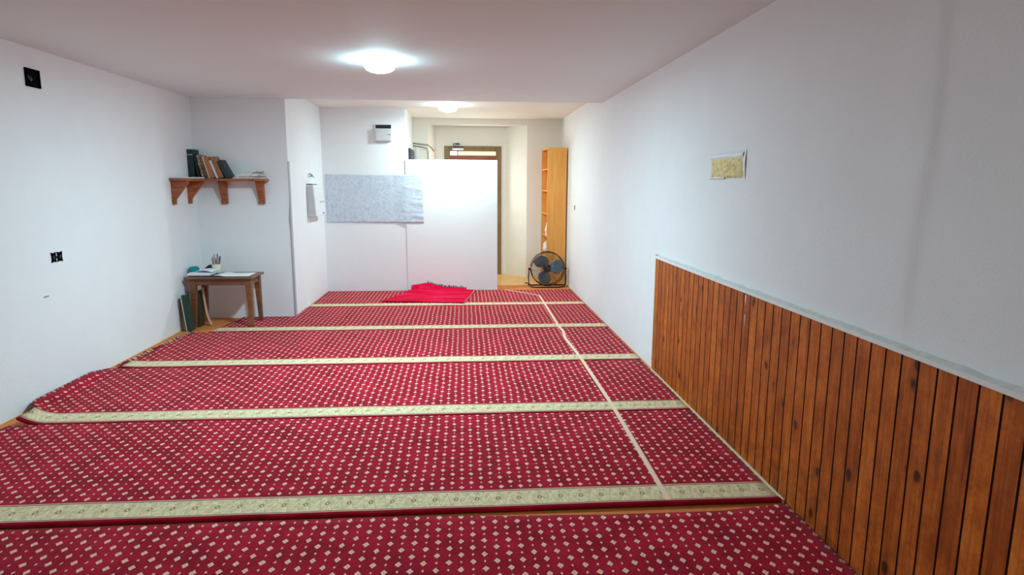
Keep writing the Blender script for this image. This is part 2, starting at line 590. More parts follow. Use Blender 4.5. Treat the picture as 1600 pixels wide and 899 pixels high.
# entrance door in its brown frame
door = bpy.data.objects.new('door_1', None)
COL.objects.link(door)
door.location = (.15, YD, 0)
door['_w'] = [.15, YD, 0]
struct(door)
bm = mk()
w = .09
box(bm, FX0, FX0 + w, YD - .03, YD + .12, 0, FZ, bev=.006)
box(bm, FX1 - w, FX1, YD - .03, YD + .12, 0, FZ, bev=.006)
box(bm, FX0 + w, FX1 - w, YD - .03, YD + .12, FZ - .085, FZ, bev=.006)
obj('door_frame', bm, M['door_wood'], door)
bm = mk()
box(bm, FX0 + w, FX1 - w, YD + .02, YD + .07, 1.985, 2.048)
box(bm, FX0 + w, FX0 + w + .012, YD + .02, YD + .07, 2.048, FZ - .085)
box(bm, -.118, -.100, YD + .02, YD + .07, 2.048, FZ - .085)
obj('transom_rail', bm, M['door_red'], door)
bm = mk()
box(bm, FX0 + w + .012, -.118, YD + .035, YD + .045, 2.048, FZ - .085)
obj('transom_pane', bm, M['pane_white'], door)
bm = mk()
box(bm, -.100, FX1 - w, YD + .035, YD + .045, 2.048, FZ - .085)
obj('transom_pane', bm, M['pane_yellow'], door)
bm = mk()
lx0, lx1 = FX0 + w + .004, FX1 - w - .004
box(bm, lx0, lx0 + .10, YD + .02, YD + .06, .01, 1.983)
box(bm, lx1 - .10, lx1, YD + .02, YD + .06, .01, 1.983)
box(bm, lx0 + .10, lx1 - .10, YD + .02, YD + .06, 1.955, 1.983)
box(bm, lx0 + .10, lx1 - .10, YD + .02, YD + .06, .95, 1.10)
box(bm, lx0 + .10, lx1 - .10, YD + .02, YD + .06, .01, .22)
box(bm, lx0 + .10, lx1 - .10, YD + .032, YD + .048, .22, .95)
obj('door_leaf', bm, M['door_red'], door)
bm = mk()
box(bm, lx0 + .10, lx1 - .10, YD + .034, YD + .044, 1.10, 1.955)
obj('door_pane', bm, M['door_glow'], door)
bm = mk()
tube(bm, [(lx1 - .05, YD + .02, 1.03), (lx1 - .05, YD - .03, 1.03), (lx1 - .15, YD - .03, 1.03)], .009)
obj('door_handle', bm, M['silver'], door)

# door closer on the frame head
t = thing('door_closer', 'grey metal door closer fixed on the head of the brown door frame', 'door closer', (-.09, YD - .03, 2.14))
bm = mk()
box(bm, -.20, .0, YD - .085, YD - .032, 2.125, 2.165, bev=.008)
obj('closer_body', bm, M['silver'], t)
bm = mk()
tube(bm, [(-.03, YD - .07, 2.166), (-.02, YD - .10, 2.185), (-.17, YD - .14, 2.19), (-.18, YD - .05, 2.232), (-.10, YD - .03, 2.235)], .008)
box(bm, -.13, -.07, YD - .035, YD - .001, 2.222, 2.246)
obj('closer_arm', bm, M['wire'], t)

# ---------------------------------------------------------------- wood panelling on the right wall
t = thing('wood_wainscot', 'orange brown pine board wainscot along the right wall', 'wainscot', (XR, 2.5, 0))
bm = mk()
xf = XR - .020
yb = 5.055
pitch = .0872
y = math.floor(yb / pitch) * pitch
edges = [yb]
while y > -1.2:
    if yb - y > .03:
        edges.append(y)
    y -= pitch
for a, b in zip(edges, edges[1:]):
    ztop = .968 + random.uniform(-.002, .002)
    g = .0045
    prism(bm, [(XR - .001, b), (xf + .009, b + .0005), (xf, b + g), (xf, a - g), (xf + .009, a - .0005), (XR - .001, a)], 'z', .002, ztop, 0)
for f in bm.faces:
    if abs(f.normal.y) > .3 and abs(f.normal.z) < .2:
        f.material_index = 1
bm.normal_update()
for f in bm.faces:
    n = f.normal
    if abs(n.z) < .2 and abs(n.y) > .45:
        f.material_index = 1
obj('panelling', bm, [M['panel'], M['groove']], t, origin=(XR, 0, 0)).location = (0, -2.5, 0)
bm = mk()
N = 160
pts = []
for i in range(N + 1):
    yy = yb + .02 - (yb + 1.2) * i / N
    rz = 0.996 + .006 * noise.noise(Vector((yy * 9, 0, 0))) + .004 * noise.noise(Vector((yy * 31, 2, 0)))
    pts.append((yy, rz))
rows = [[bm.verts.new((XR - .001, yy, rz)), bm.verts.new((XR - .014, yy, rz - .006)), bm.verts.new((XR - .026, yy, .985 + .002 * noise.noise(Vector((yy * 14, 5, 0))))),
         bm.verts.new((XR - .026, yy, .967)), bm.verts.new((XR - .001, yy, .967))] for yy, rz in pts]
for A, B in zip(rows, rows[1:]):
    for j in range(4):
        bm.faces.new((A[j], A[j + 1], B[j + 1], B[j])).material_index = 1 if j < 2 else 0
bm.faces.new(rows[0])
bm.faces.new(rows[-1][::-1])
o = obj('plaster_rail', bm, [M['rail'], M['plaster']], t)
o['label'] = 'rough white plaster strip along the top of the boards'
bm = mk()
box(bm, XR - .024, XR - .001, yb - .001, yb + .016, .0, 1.0, bev=.003)
obj('end_strip', bm, M['cream'], t)
for (ya, za, zb, wy) in ((3.375, .895, .955, .014), (3.370, .775, .845, .008)):
    bm = mk()
    prism(bm, [(ya - wy / 2, zb), (ya + wy / 2, zb), (ya + wy * .35, (za + zb) / 2), (ya + .001, za), (ya - wy * .3, (za + zb) / 2)], 'x', xf - .0015, xf + .001)
    obj('paint_drip', bm, M['rail'], t)
bm = mk()
box(bm, XR - .031, XR - .0201, 2.80, yb, .0, .024, bev=.003)
struct(obj('baseboard_right', bm, M['cream']))

# ---------------------------------------------------------------- prayer carpets, one strip per row
TH = .014
def carpet(y0, y1, xl_fn, xr, label, curl=0.0, curl_w=.18, lift=0.0, far_fn=None, cutout=None, nx=90, ny=26, xl_min=-3.03):
    bm = mk()
    L = y1 - y0
    def pt(i, j):
        v = j / ny
        yy = y0 + L * v
        if far_fn:
            xg = -3.0 + 4.6 * i / nx
            yy = y0 + (L - far_fn(xg)) * v
        xl = xl_fn(v)
        xx = xl + (xr - xl) * (i / nx) ** 1.0
        z = TH + .0022 * noise.noise(Vector((xx * 3.1, yy * 3.1, 1.7)))
        s = max(0.0, 1 - (xx - xl) / curl_w)
        z += curl * s * s * min(1, (1.02 - v) / .22)
        if lift:
            z += lift * max(0.0, 1 - v * L / .10) ** 2
        return Vector((xx, yy, z))
    P = [[pt(i, j) for j in range(ny + 1)] for i in range(nx + 1)]
    vt = {}
    def V(i, j):
        if (i, j) not in vt:
            vt[i, j] = bm.verts.new(P[i][j])
        return vt[i, j]
    fs = []
    for i in range(nx):
        for j in range(ny):
            c = (P[i][j] + P[i + 1][j + 1]) / 2
            if cutout and cutout(c.x, c.y):
                continue
            f = bm.faces.new((V(i, j), V(i + 1, j), V(i + 1, j + 1), V(i, j + 1)))
            f.smooth = True
            fs.append(f)
    # skirt: the cut edges of the carpet
    bnd = [e for e in bm.edges if len(e.link_faces) == 1]
    low = {}
    for e in bnd:
        for vv in e.verts:
            if vv not in low:
                low[vv] = bm.verts.new((vv.co.x, vv.co.y, max(.001, vv.co.z - TH + .001)))
    for e in bnd:
        a, b = e.verts
        bm.faces.new((a, b, low[b], low[a]))
    o = obj('prayer_carpet', bm, M['carpet'], origin=(0, y0, 0))
    return tag(o, label, 'carpet', 'red prayer carpet strips laid across the room')

ST = [1.485, 2.805, 4.085, 5.36, 6.66, 7.99]
def gapf(x):
    return .004 + .050 * max(0.0, min(1.0, (x + .3) / 1.0)) * (1 if x < 1.25 else max(0.15, 1 - (x - 1.25) / .38))
carpet(ST[0], 2.785, lambda v: -3.02, 1.580, 'dark red dotted carpet strip at the very front, nearest the viewer', far_fn=gapf)
carpet(ST[1], 4.081, lambda v: -3.0 + .05 * v, 1.570, 'red carpet strip whose sage vine band is the nearest and widest', lift=.009, curl=.012)
carpet(ST[2], 5.353, lambda v: -2.90 - .115 * min(1, max(0, (v - .14) / .12)), 1.570, 'red carpet strip with its left end curling up against the left wall', curl=.05, curl_w=.16)
carpet(ST[3], 6.656, lambda v: -2.940 + .070 * v + .012 * noise.noise(Vector((v * 40, 0, 0))), 1.575, 'red carpet strip ending in a frayed edge just before the small table', curl=.012)
frayed = bpy.data.objects['prayer_carpet.003']
bm = mk()
for i in range(58):
    v_ = i / 57
    yy = ST[3] + .03 + 1.24 * v_ + random.uniform(-.006, .006)
    x0 = -2.936 + .070 * v_
    p = Vector((x0 + .01, yy, TH + .012))
    l = random.uniform(.02, .055)
    tube(bm, [p, p + Vector((-l * .5, random.uniform(-.01, .01), random.uniform(.004, .014))), p + Vector((-l, random.uniform(-.015, .015), -.008))], [.006, .005, .003], 5, mi=0 if random.random() < .55 else 1)
fr = obj('fringe', bm, [M['rug_dark'], M['cream']], frayed)
carpet(ST[4], 7.986, lambda v: -2.70 + .10 * min(1, v / .5), 1.58, 'red carpet strip under the small table, running past the alcove corner',
       cutout=lambda x, y: x < XC + .01 and y > Y1 - .02, nx=120, ny=40)
carpet(ST[5], 9.185, lambda v: XC + .012, 1.58, 'farthest red carpet strip, in front of the white partition', nx=70)

# tape lines
def ribbon(pts, w, z, name, label):
    bm = mk()
    P = [Vector((a, b, 0)) for a, b in pts]
    rows = []
    for i, p in enumerate(P):
        d = (P[min(i + 1, len(P) - 1)] - P[max(i - 1, 0)]).normalized()
        nrm = Vector((-d.y, d.x, 0))
        rows.append((bm.verts.new(p + nrm * w / 2 + Vector((0, 0, z))), bm.verts.new(p - nrm * w / 2 + Vector((0, 0, z)))))
    fs = [bm.faces.new((a[0], a[1], b[1], b[0])) for a, b in zip(rows, rows[1:])]
    bm.normal_update()
    bmesh.ops.solidify(bm, geom=fs, thickness=.001)
    o = obj(name, bm, M['tape'], origin=(P[0].x, P[0].y, 0))
    return tag(o, label, 'tape', 'cream tape lines on the carpet')
def tape_x(yy):
    ctrl = [(2.80, 1.003), (3.44, 1.02), (4.2, 1.040), (5.49, 1.040), (6.2, 1.018), (6.5, 1.045), (6.7, 1.032), (8.0, 1.044), (8.65, 1.047)]
    for (a, xa), (b, xb) in zip(ctrl, ctrl[1:]):
        if a <= yy <= b:
            return xa + (xb - xa) * (yy - a) / (b - a)
    return ctrl[-1][1]
ribbon([(tape_x(2.814 + 5.836 * i / 60), 2.814 + 5.836 * i / 60) for i in range(61)], .029, TH + .0035, 'floor_tape', 'long cream tape line crossing all the carpet strips towards the back')
ribbon([(1.045 - .44 * i / 10, 8.66 + .52 * i / 10) for i in range(11)], .027, TH + .0048, 'floor_tape', 'short diagonal cream tape line on the farthest carpet strip')

# ---------------------------------------------------------------- small crimson rug thrown against the partition
t = thing('prayer_rug', 'small crimson plush rug lying rumpled against the white partition', 'rug', (-.45, 8.7, 0))
FL, FR, BR, BL = Vector((-1.115, 8.275)), Vector((-.016, 8.125)), Vector((.135, 9.03)), Vector((-.80, 9.06))
def rug_pt(u, v):
    a = FL.lerp(FR, u)
    b = BL.lerp(BR, u)
    c = a.lerp(b, v)
    z = TH + .008 + .010 * (noise.noise(Vector((c.x * 4, c.y * 5, 0))) + .6) * min(1, 6 * min(u, 1 - u, v + .05))
    z += .02 * math.exp(-((v - .95) / .12) ** 2)
    return (c.x, c.y, z)
bm = mk()
sheet(bm, rug_pt, 40, 30, thick=-.008)
obj('pile', bm, M['rug'], t)
bm = mk()
def fold_pt(u, v):
    x = -.78 + .80 * u
    top = .075 + .035 * math.exp(-((u - .26) / .16) ** 2) - .055 * max(0, (u - .35)) / .65
    a = v
    y = 9.03 + .125 * a + .015 * noise.noise(Vector((u * 6, v * 3, 4)))
    z = TH + .03 + (top - .03) * (a ** .8) + .012 * noise.noise(Vector((u * 7, v * 4, 9)))
    return (x, min(y, 9.160), z)
sheet(bm, fold_pt, 36, 10, thick=-.008)
obj('folded_end', bm, M['rug'], t)
bm = mk()
for i in range(30):
    u = .30 + .69 * i / 29
    p = Vector(fold_pt(u, 1.0)) + Vector((0, 0, -.004))
    l = random.uniform(.028, .044) * (1 if u < .92 else .8)
    ln = random.uniform(-.012, .014)
    tube(bm, [p, p + Vector((ln * .5, .004, l * .55)), p + Vector((ln, .008, l))], [.006, .007, .003], 5)
obj('fringe', bm, M['rug_dark'], t)
bm = mk()
tube(bm, [Vector(rug_pt(1.0, v / 12)) + Vector((.004, 0, .004)) for v in range(13)], .006, 6)
obj('edge_binding', bm, M['rug_edge'], t)

# ---------------------------------------------------------------- white partition and grey sheet
bm = mk()
box(bm, -.836, .479, 9.184, 9.1995, .012, 1.908, bev=.003)
tag(obj('partition_panel', bm, M['board'], origin=(-.18, 9.18, 0)), 'tall plain white partition board closing off the entrance', 'partition')
bm = mk()
def poster_pt(u, v):
    x = -1.965 + 1.37 * u
    z = 1.016 + .678 * v + .004 * noise.noise(Vector((u * 14, 0, 3))) * (1 if v > .98 or v < .02 else 0)
    if v < .01:
        z -= .008 * u
    k = max(0, (u - .72) / .28)
    wr = .012 * k * noise.noise(Vector((u * 3 + v * 4, v * 11, 2))) + .002 * noise.noise(Vector((u * 22, v * 14, 5)))
    y = 9.194 - .014 * min(1, max(0, (u - .70) / .11)) - abs(wr) - .001
    return (x + .008 * (1 - v) * u, y, z)
sheet(bm, poster_pt, 90, 48, thick=.001)
tag(obj('wall_sheet', bm, M['poster'], origin=(-1.3, 9.18, 1.35)), 'mottled blue grey sheet stuck across back wall and partition', 'sheet')

# electrical box in the back wall
t = thing('electrical_box', 'white electrical box with a dark slot, high on the back wall', 'electrical box', (-1.13, Y2, 2.25))
bm = mk()
box(bm, -1.240, -1.022, Y2 - .012, Y2 + .006, 2.160, 2.386)
obj('box_opening', bm, M['navy'], t)
bm = mk()
box(bm, -1.246, -1.018, Y2 - .020, Y2 - .0005, 2.384, 2.392)
box(bm, -1.246, -1.240, Y2 - .020, Y2 - .0005, 2.16, 2.384)
box(bm, -1.022, -1.016, Y2 - .020, Y2 - .0005, 2.16, 2.384)
obj('box_rim', bm, M['white_plastic'], t)
bm = mk()
box(bm, -1.244, -1.016, Y2 - .050, Y2 - .013, 2.160, 2.332, bev=.005)
box(bm, -1.228, -1.034, Y2 - .053, Y2 - .049, 2.176, 2.316, bev=.001)
c = obj('cover', bm, M['box_cover'], t)
bm = mk()
box(bm, -1.052, -1.024, Y2 - .060, Y2 - .052, 2.244, 2.258, bev=.002)
obj('latch', bm, M['grey_plastic'], c)

# white wall heater on the side of the alcove block
t = thing('wall_unit', 'white wall unit with grey side panel fixed beside the grey sheet', 'wall unit', (XC, 8.45, 1.15))
bm = mk()
def unit(bm, y0, y1, inset=0):
    prism(bm, [(XC + .0005, 1.150), (XC + .113, 1.150), (XC + .110, 1.175), (XC + .090, 1.52), (XC + .082, 1.548), (XC + .0005, 1.548)], 'y', y0, y1)
unit(bm, 8.245, 8.80)
bmesh.ops.bevel(bm, geom=[e for e in bm.edges], offset=.004, segments=1, affect='EDGES')
obj('casing', bm, M['white_plastic'], t)
bm = mk()
prism(bm, [(XC + .004, 1.160), (XC + .103, 1.160), (XC + .080, 1.535), (XC + .004, 1.535)], 'y', 8.238, 8.2455)
obj('side_panel', bm, M['side_grey'], t)
bm = mk()
prism(bm, [(XC + .0005, 1.5475), (XC + .078, 1.5475), (XC + .070, 1.560), (XC + .0005, 1.560)], 'y', 8.25, 8.50)
obj('top_vent', bm, M['wire'], t)
bm = mk()
prism(bm, [(XC + .096, 1.318), (XC + .104, 1.318), (XC + .103, 1.330), (XC + .095, 1.330)], 'y', 8.52, 8.76)
obj('trim_line', bm, M['grey_plastic'], t)
bm = mk()
prism(bm, [(XC + .105, 1.165), (XC + .113, 1.165), (XC + .112, 1.185), (XC + .104, 1.185)], 'y', 8.60, 8.74)
obj('badge', bm, M['grey_plastic'], t)
# bare wires above it
t = thing('wire_stub', 'small bare cable end sticking out above the white wall unit', 'cable', (XC, 8.42, 1.665))
bm = mk()
box(bm, XC - .004, XC + .010, 8.33, 8.45, 1.645, 1.69, bev=.003)
obj('hole_cover', bm, M['white_plastic'], t)
bm = mk()
tube(bm, [(XC + .01, 8.35, 1.685), (XC + .035, 8.35, 1.685), (XC + .045, 8.40, 1.67), (XC + .02, 8.45, 1.655)], .006, 6)
tube(bm, [(XC + .01, 8.42, 1.66), (XC + .04, 8.44, 1.66), (XC + .05, 8.47, 1.645)], .005, 6)
obj('wire', bm, M['wire'], t)
# loose lining along the alcove corner
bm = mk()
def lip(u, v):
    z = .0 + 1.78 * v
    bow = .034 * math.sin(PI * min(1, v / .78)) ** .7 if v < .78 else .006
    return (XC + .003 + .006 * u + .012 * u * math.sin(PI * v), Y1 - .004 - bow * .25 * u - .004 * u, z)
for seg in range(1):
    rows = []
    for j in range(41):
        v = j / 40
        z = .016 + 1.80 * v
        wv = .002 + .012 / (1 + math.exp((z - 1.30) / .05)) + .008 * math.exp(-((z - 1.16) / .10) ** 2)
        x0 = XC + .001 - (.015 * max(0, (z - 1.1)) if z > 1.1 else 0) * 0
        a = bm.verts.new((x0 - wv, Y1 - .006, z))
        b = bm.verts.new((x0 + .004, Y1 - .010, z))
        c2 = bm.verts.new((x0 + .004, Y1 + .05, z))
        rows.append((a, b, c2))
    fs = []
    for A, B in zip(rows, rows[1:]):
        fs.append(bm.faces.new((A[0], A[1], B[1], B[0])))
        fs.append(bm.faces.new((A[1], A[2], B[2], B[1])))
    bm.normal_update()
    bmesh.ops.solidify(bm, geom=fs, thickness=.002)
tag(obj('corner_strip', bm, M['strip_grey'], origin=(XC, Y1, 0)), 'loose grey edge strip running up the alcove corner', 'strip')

# dark cabinet and cables beyond the partition
t = thing('meter_cabinet', 'dark navy meter cabinet half hidden above the white partition', 'cabinet', (XP, 10.0, 1.5))
bm = mk()
box(bm, XP - .004, XP + .03, 9.62, 10.36, 1.45, 2.09, bev=.004)
obj('cabinet_body', bm, M['navy'], t)
bm = mk()
box(bm, XP + .03, XP + .036, 9.65, 10.33, 1.48, 2.06, bev=.002)
obj('cabinet_door', bm, M['navy'], t)
bm = mk()
box(bm, XP + .045, XP + .095, YF - .05, YF + .004, .0, 2.15, bev=.012)
tag(obj('cable_trunking', bm, M['white_plastic'], origin=(XP + .07, YF - .02, 1.2)), 'white vertical cable trunking beside the dark navy cabinet', 'trunking')
bm = mk()
tube(bm, [(XP + .003, YF - .02, 2.215), (-.64, YF - .02, 2.195), (-.585, YF - .02, 2.19), (-.53, YF + .10, 2.15), (-.50, YF + .25, 2.11)], .009, 8)
tag(obj('wall_cable', bm, M['grey_cable'], origin=(XP, YF - .02, 2.2)), 'upper grey cable curving along the wall towards the brown door', 'cable', 'grey cables beside the door')
bm = mk()
tube(bm, [(XP + .003, YF - .018, 2.175), (-.68, YF - .018, 2.155), (-.60, YF - .018, 2.135), (-.582, YF - .018, 2.08), (-.580, YF - .018, 1.4)], .008, 8)
tag(obj('wall_cable', bm, M['grey_cable'], origin=(XP, YF - .02, 2.16)), 'lower grey cable bending down behind the white partition', 'cable', 'grey cables beside the door')

# ---------------------------------------------------------------- ceiling lamps
def lamp(x, y, zc, r, mat, label, col, power):
    t = thing('ceiling_lamp', label, 'lamp', (x, y, zc), group='round ceiling lamps')
    bm = mk()
    lathe(bm, [(r + .004, zc - .0005), (r + .004, zc - .008), (r - .004, zc - .010)], x, y, 40)
    obj('lamp_housing', bm, M['white_plastic'], t)
    bm = mk()
    lathe(bm, [(r - .004, zc - .0095), (r - .001, zc - .030), (r * .97, zc - .055), (r * .86, zc - .074), (r * .6, zc - .088), (r * .3, zc - .095), (.004, zc - .097)], x, y, 40)
    obj('diffuser', bm, mat, t)
    ld = bpy.data.lights.new('lamp_light', 'AREA')
    ld.shape = 'DISK'
    ld.size = r * 1.7
    ld.energy = power
    ld.color = col
    lo = bpy.data.objects.new('lamp_light', ld)
    COL.objects.link(lo)
    lo.location = (x, y, zc - .100)
lamp(-.640, 5.08, H, .118, M['lamp1'], 'glowing round lamp in the middle of the main ceiling', LAMP_COOL, 18.5)
lamp(-.212, 8.72, HB, .125, M['lamp2'], 'glowing round lamp over the entrance, beyond the ceiling step', LAMP_WARM, 9)
lamp(-.640, .95, H, .118, M['fill_lamp'], 'added unseen round fill lamp behind the viewer', LAMP_COOL, 2.6)  # added fixture, out of view, to brighten the near end of the room

# ---------------------------------------------------------------- wall fittings
t = thing('junction_box', 'open black junction box high on the left wall', 'junction box', (XL, 4.845, 2.29))
bm = mk()
box(bm, XL - .004, XL + .004, 4.775, 4.915, 2.235, 2.350)
obj('back_plate', bm, M['void_black'], t)
bm = mk()
for b in ((4.770, 4.782, 2.230, 2.355), (4.908, 4.920, 2.230, 2.355), (4.782, 4.908, 2.230, 2.240), (4.782, 4.908, 2.345, 2.355)):
    box(bm, XL + .0005, XL + .012, *b)
obj('rim', bm, M['void_black'], t)
bm = mk()
tube(bm, [(XL + .006, 4.800, 2.305), (XL + .012, 4.805, 2.280), (XL + .014, 4.815, 2.270), (XL + .012, 4.826, 2.280), (XL + .006, 4.826, 2.303)], .0022, 6)
obj('wire', bm, M['grey_plastic'], t)
t = thing('socket_box', 'pair of open black socket boxes halfway up the left wall', 'socket', (XL, 4.885, 1.02))
for (a, b) in ((4.825, 4.880), (4.893, 4.953)):
    bm = mk()
    zc = 1.018
    prism(bm, [(a, zc - .038), ((a + b) / 2, zc - .030), (b, zc - .038), (b - .005, zc), (b, zc + .038), ((a + b) / 2, zc + .031), (a, zc + .038), (a + .006, zc)], 'x', XL + .0005, XL + .006)
    o = obj('socket', bm, M['void_black'], t)
    bm = mk()
    box(bm, XL + .006, XL + .010, (a + b) / 2 - .012, (a + b) / 2 + .004, zc - .015, zc + .012)
    obj('terminal', bm, M['wire'], o)
bm = mk()
box(bm, XL + .0005, XL + .006, 4.880, 4.893, 1.008, 1.026)
obj('bridge', bm, M['black'], t)
bm = mk()
box(bm, XL - .004, XL + .002, 4.70, 4.752, .741, .752, bev=.0006)
tag(obj('paint_chip', bm, M['grey_plastic'], origin=(XL, 4.72, .746)), 'tiny grey chip in the paint of the left wall below the sockets', 'paint chip')
# yellow foam patch
t = thing('foam_patch', 'square of yellow insulation foam in a plastered hole of the right wall', 'foam patch', (XR, 3.78, 1.61))
bm = mk()
def foam_pt(u, v):
    yy = 4.025 - .49 * u
    zz = 1.612 + .118 * v
    e = min(u, 1 - u, v, 1 - v)
    return (XR - .003 - .014 * min(1, e * 9) * (.8 + .7 * noise.noise(Vector((u * 9, v * 5, 0)))), yy + .006 * noise.noise(Vector((u, v * 8, 3))), zz + .005 * noise.noise(Vector((u * 14, v, 7))))
sheet(bm, foam_pt, 40, 16)
obj('foam', bm, M['foam'], t)
bm = mk()
def lipbox(y0, y1, z0, z1):
    def f(u, v):
        yy = y0 + (y1 - y0) * u
        zz = z0 + (z1 - z0) * v
        return (XR - .003 - (.006 if y0 - y1 < .1 else .011) * math.sin(PI * v) * (.8 + .5 * noise.noise(Vector((yy * 20, zz * 20, 0)))), yy, zz + .003 * noise.noise(Vector((yy * 30, v, 1))))
    sheet(bm, f, 24, 6)
lipbox(4.03, 3.55, 1.725, 1.766)
lipbox(3.551, 3.525, 1.606, 1.772)
lipbox(4.035, 3.80, 1.604, 1.622)
o = obj('plaster_lip', bm, M['white_plastic'], t)
o['label'] = 'smeared white plaster round the foam'
bm = mk()
box(bm, XR - .008, XR - .0005, 9.06, 9.12, 1.20, 1.265, bev=.002)
tag(obj('wall_plug', bm, M['grey_plastic'], origin=(XR, 9.09, 1.2)), 'tiny grey plug in the right wall near the bookcase', 'plug')

# ---------------------------------------------------------------- corner shelf
SZ = 1.615
t = thing('corner_shelf', 'red brown wooden corner shelf on four brackets', 'shelf', (-2.9, 7.3, SZ - .03))
bm = mk()
poly = [(XL + .001, 6.80), (-2.845, 6.80), (-2.845, 7.245), (-2.205, 7.245), (-2.205, 7.30), (-2.225, Y1 - .001), (XL + .001, Y1 - .001)]
prism(bm, poly, 'z', SZ - .028, SZ)
bmesh.ops.bevel(bm, geom=bm.edges[:], offset=.003, segments=1, affect='EDGES')
obj('shelf_board', bm, M['shelf_wood'], t)
def prof(d, hgt, k=.22):
    return [(0, 0), (d, 0), (d, -.022), (d * (k + .08), -hgt * .72), (d * (k + .04), -hgt * .77), (d * k, -hgt * .78), (d * k, -hgt), (0, -hgt)]
zt = SZ - .0285
for yb_ in (6.83, 7.215):
    bm = mk()
    prism(bm, [(XL + .001 + a, zt + b) for a, b in prof(.175, .245)], 'y', yb_, yb_ + .032)
    bmesh.ops.bevel(bm, geom=bm.edges[:], offset=.002, segments=1, affect='EDGES')
    obj('bracket', bm, M['shelf_wood'], t)
for xb_ in (-2.752, -2.342):
    bm = mk()
    prism(bm, [(Y1 - .001 - a, zt + b) for a, b in prof(.115, .255, .34)], 'x', xb_, xb_ + .066)
    bmesh.ops.bevel(bm, geom=bm.edges[:], offset=.003, segments=1, affect='EDGES')
    o = obj('bracket', bm, M['shelf_wood'], t)
    bm = mk()
    lathe(bm, [(.007, -.004), (.007, 0.0)], xb_ + .033, Y1 - .001 - .115 * .34, 10, axis='y', cz=zt - .235)
    obj('screw', bm, M['silver'], o)

# ---------------------------------------------------------------- books
def book(label, loc, lean, tk, h, d, cov, pages='pages', group='books on the corner shelf', name='book', roty=None, bands=None):
    t = thing(name, label, 'book', loc, rot=(0, -lean, 0) if roty is None else roty, group=group)
    bm = mk()
    c = .003
    box(bm, 0, tk, 0, c * 1.3, 0, h)
    box(bm, 0, c, c * 1.3, d, 0, h)
    box(bm, tk - c, tk, c * 1.3, d, 0, h)
    o = obj('cover', bm, M[cov], t)
    if bands:
        for zz in bands[1]:
            bm = mk()
            box(bm, .003, tk - .003, -.0012, .0005, h * zz, h * zz + .012)
            obj('spine_band', bm, M[bands[0]], o)
    bm = mk()
    box(bm, c, tk - c, c * 1.3, d - .004, .004, h - .004)
    obj('pages', bm, M[pages], t)
    return t
by = 7.275
bk_list = [
    ('tall dark green book standing upright in the corner, leftmost of the row', 0.8, .066, .315, .155, 'green', ('grey_plastic', (.80,))),
    ('black book leaning against the tall dark green one', 6.5, .028, .262, .155, 'blackbook', None),
    ('gilt patterned book with pale spine, third from the corner', 10.5, .024, .255, .15, 'ornate1', None),
    ('dark gilt patterned book between the pale gilt and tan ones', 12.5, .028, .250, .15, 'ornate2', None),
    ('cream edged thin book pressed against the thick tan brown one', 14.5, .012, .243, .15, 'pages', None),
    ('thick tan brown book in the middle of the leaning row', 16, .046, .236, .15, 'brown1', None),
    ('off white book squeezed between two brown ones', 19, .024, .205, .14, 'whitebook', None),
    ('worn brown book second from the right of the row', 22, .044, .242, .15, 'brown2', None),
    ('charcoal green book leaning most, rightmost of the row', 26.5, .050, .205, .15, 'charcoal', None),
]
x_b = -3.031
prev = None
for lab, a, tk, h, d, cov, bands in bk_list:
    if prev:
        pa, pt, ph = prev
        x_b += pt / math.cos(R(pa)) + min(ph, h) * (math.tan(R(a)) - math.tan(R(pa))) + .0006
    book(lab, (x_b, by, SZ + .0005), R(a), tk, h, d, cov, bands=bands)
    prev = (a, tk, h)

# papers on the shelf
def folded(label, x0, x1, y0, y1, z, th, amp, name='newspaper', group='folded papers on the corner shelf', mat='news', rz=0.0):
    bm = mk()
    def top(u, v):
        return (x0 + (x1 - x0) * u, y0 + (y1 - y0) * v, z + th + amp * (.5 + .5 * noise.noise(Vector((u * 4 + x0 * 9, v * 3, z * 40)))) * min(1, 5 * min(u + .05, 1.05 - u)))
    fs = sheet(bm, top, 20, 8)
    bnd = [e for e in bm.edges if len(e.link_faces) == 1]
    low = {}
    for e in bnd:
        for vv in e.verts:
            if vv not in low:
                low[vv] = bm.verts.new((vv.co.x, vv.co.y, z))
    for e in bnd:
        a, b = e.verts
        bm.faces.new((a, b, low[b], low[a]))
    bl = bm.faces.new([low[v] for v in sorted(low, key=lambda q: math.atan2(q.co.y - (y0 + y1) / 2, q.co.x - (x0 + x1) / 2))])
    o = obj(name, bm, M[mat], origin=((x0 + x1) / 2, (y0 + y1) / 2, z))
    return tag(o, label, 'paper', group)
folded('printed paper at the bottom of the pile right of the books', -2.555, -2.235, 7.265, 7.43, SZ + .0005, .014, .012)
folded('crumpled newspaper on top of the pile, its end near the shelf tip', -2.52, -2.240, 7.28, 7.43, SZ + .0275, .010, .040)
folded('small folded print on the pile nearest the shelf end', -2.36, -2.25, 7.29, 7.42, SZ + .078, .006, .014)
folded('white paper sheets lying on the left arm of the shelf', -3.02, -2.86, 6.82, 7.20, SZ + .0005, .008, .003, name='paper_sheet', mat='paper')
folded('pale paper poking out under the shelf books', -2.99, -2.862, 7.215, 7.265, SZ + .0005, .012, .003, name='paper_sheet', mat='paper')

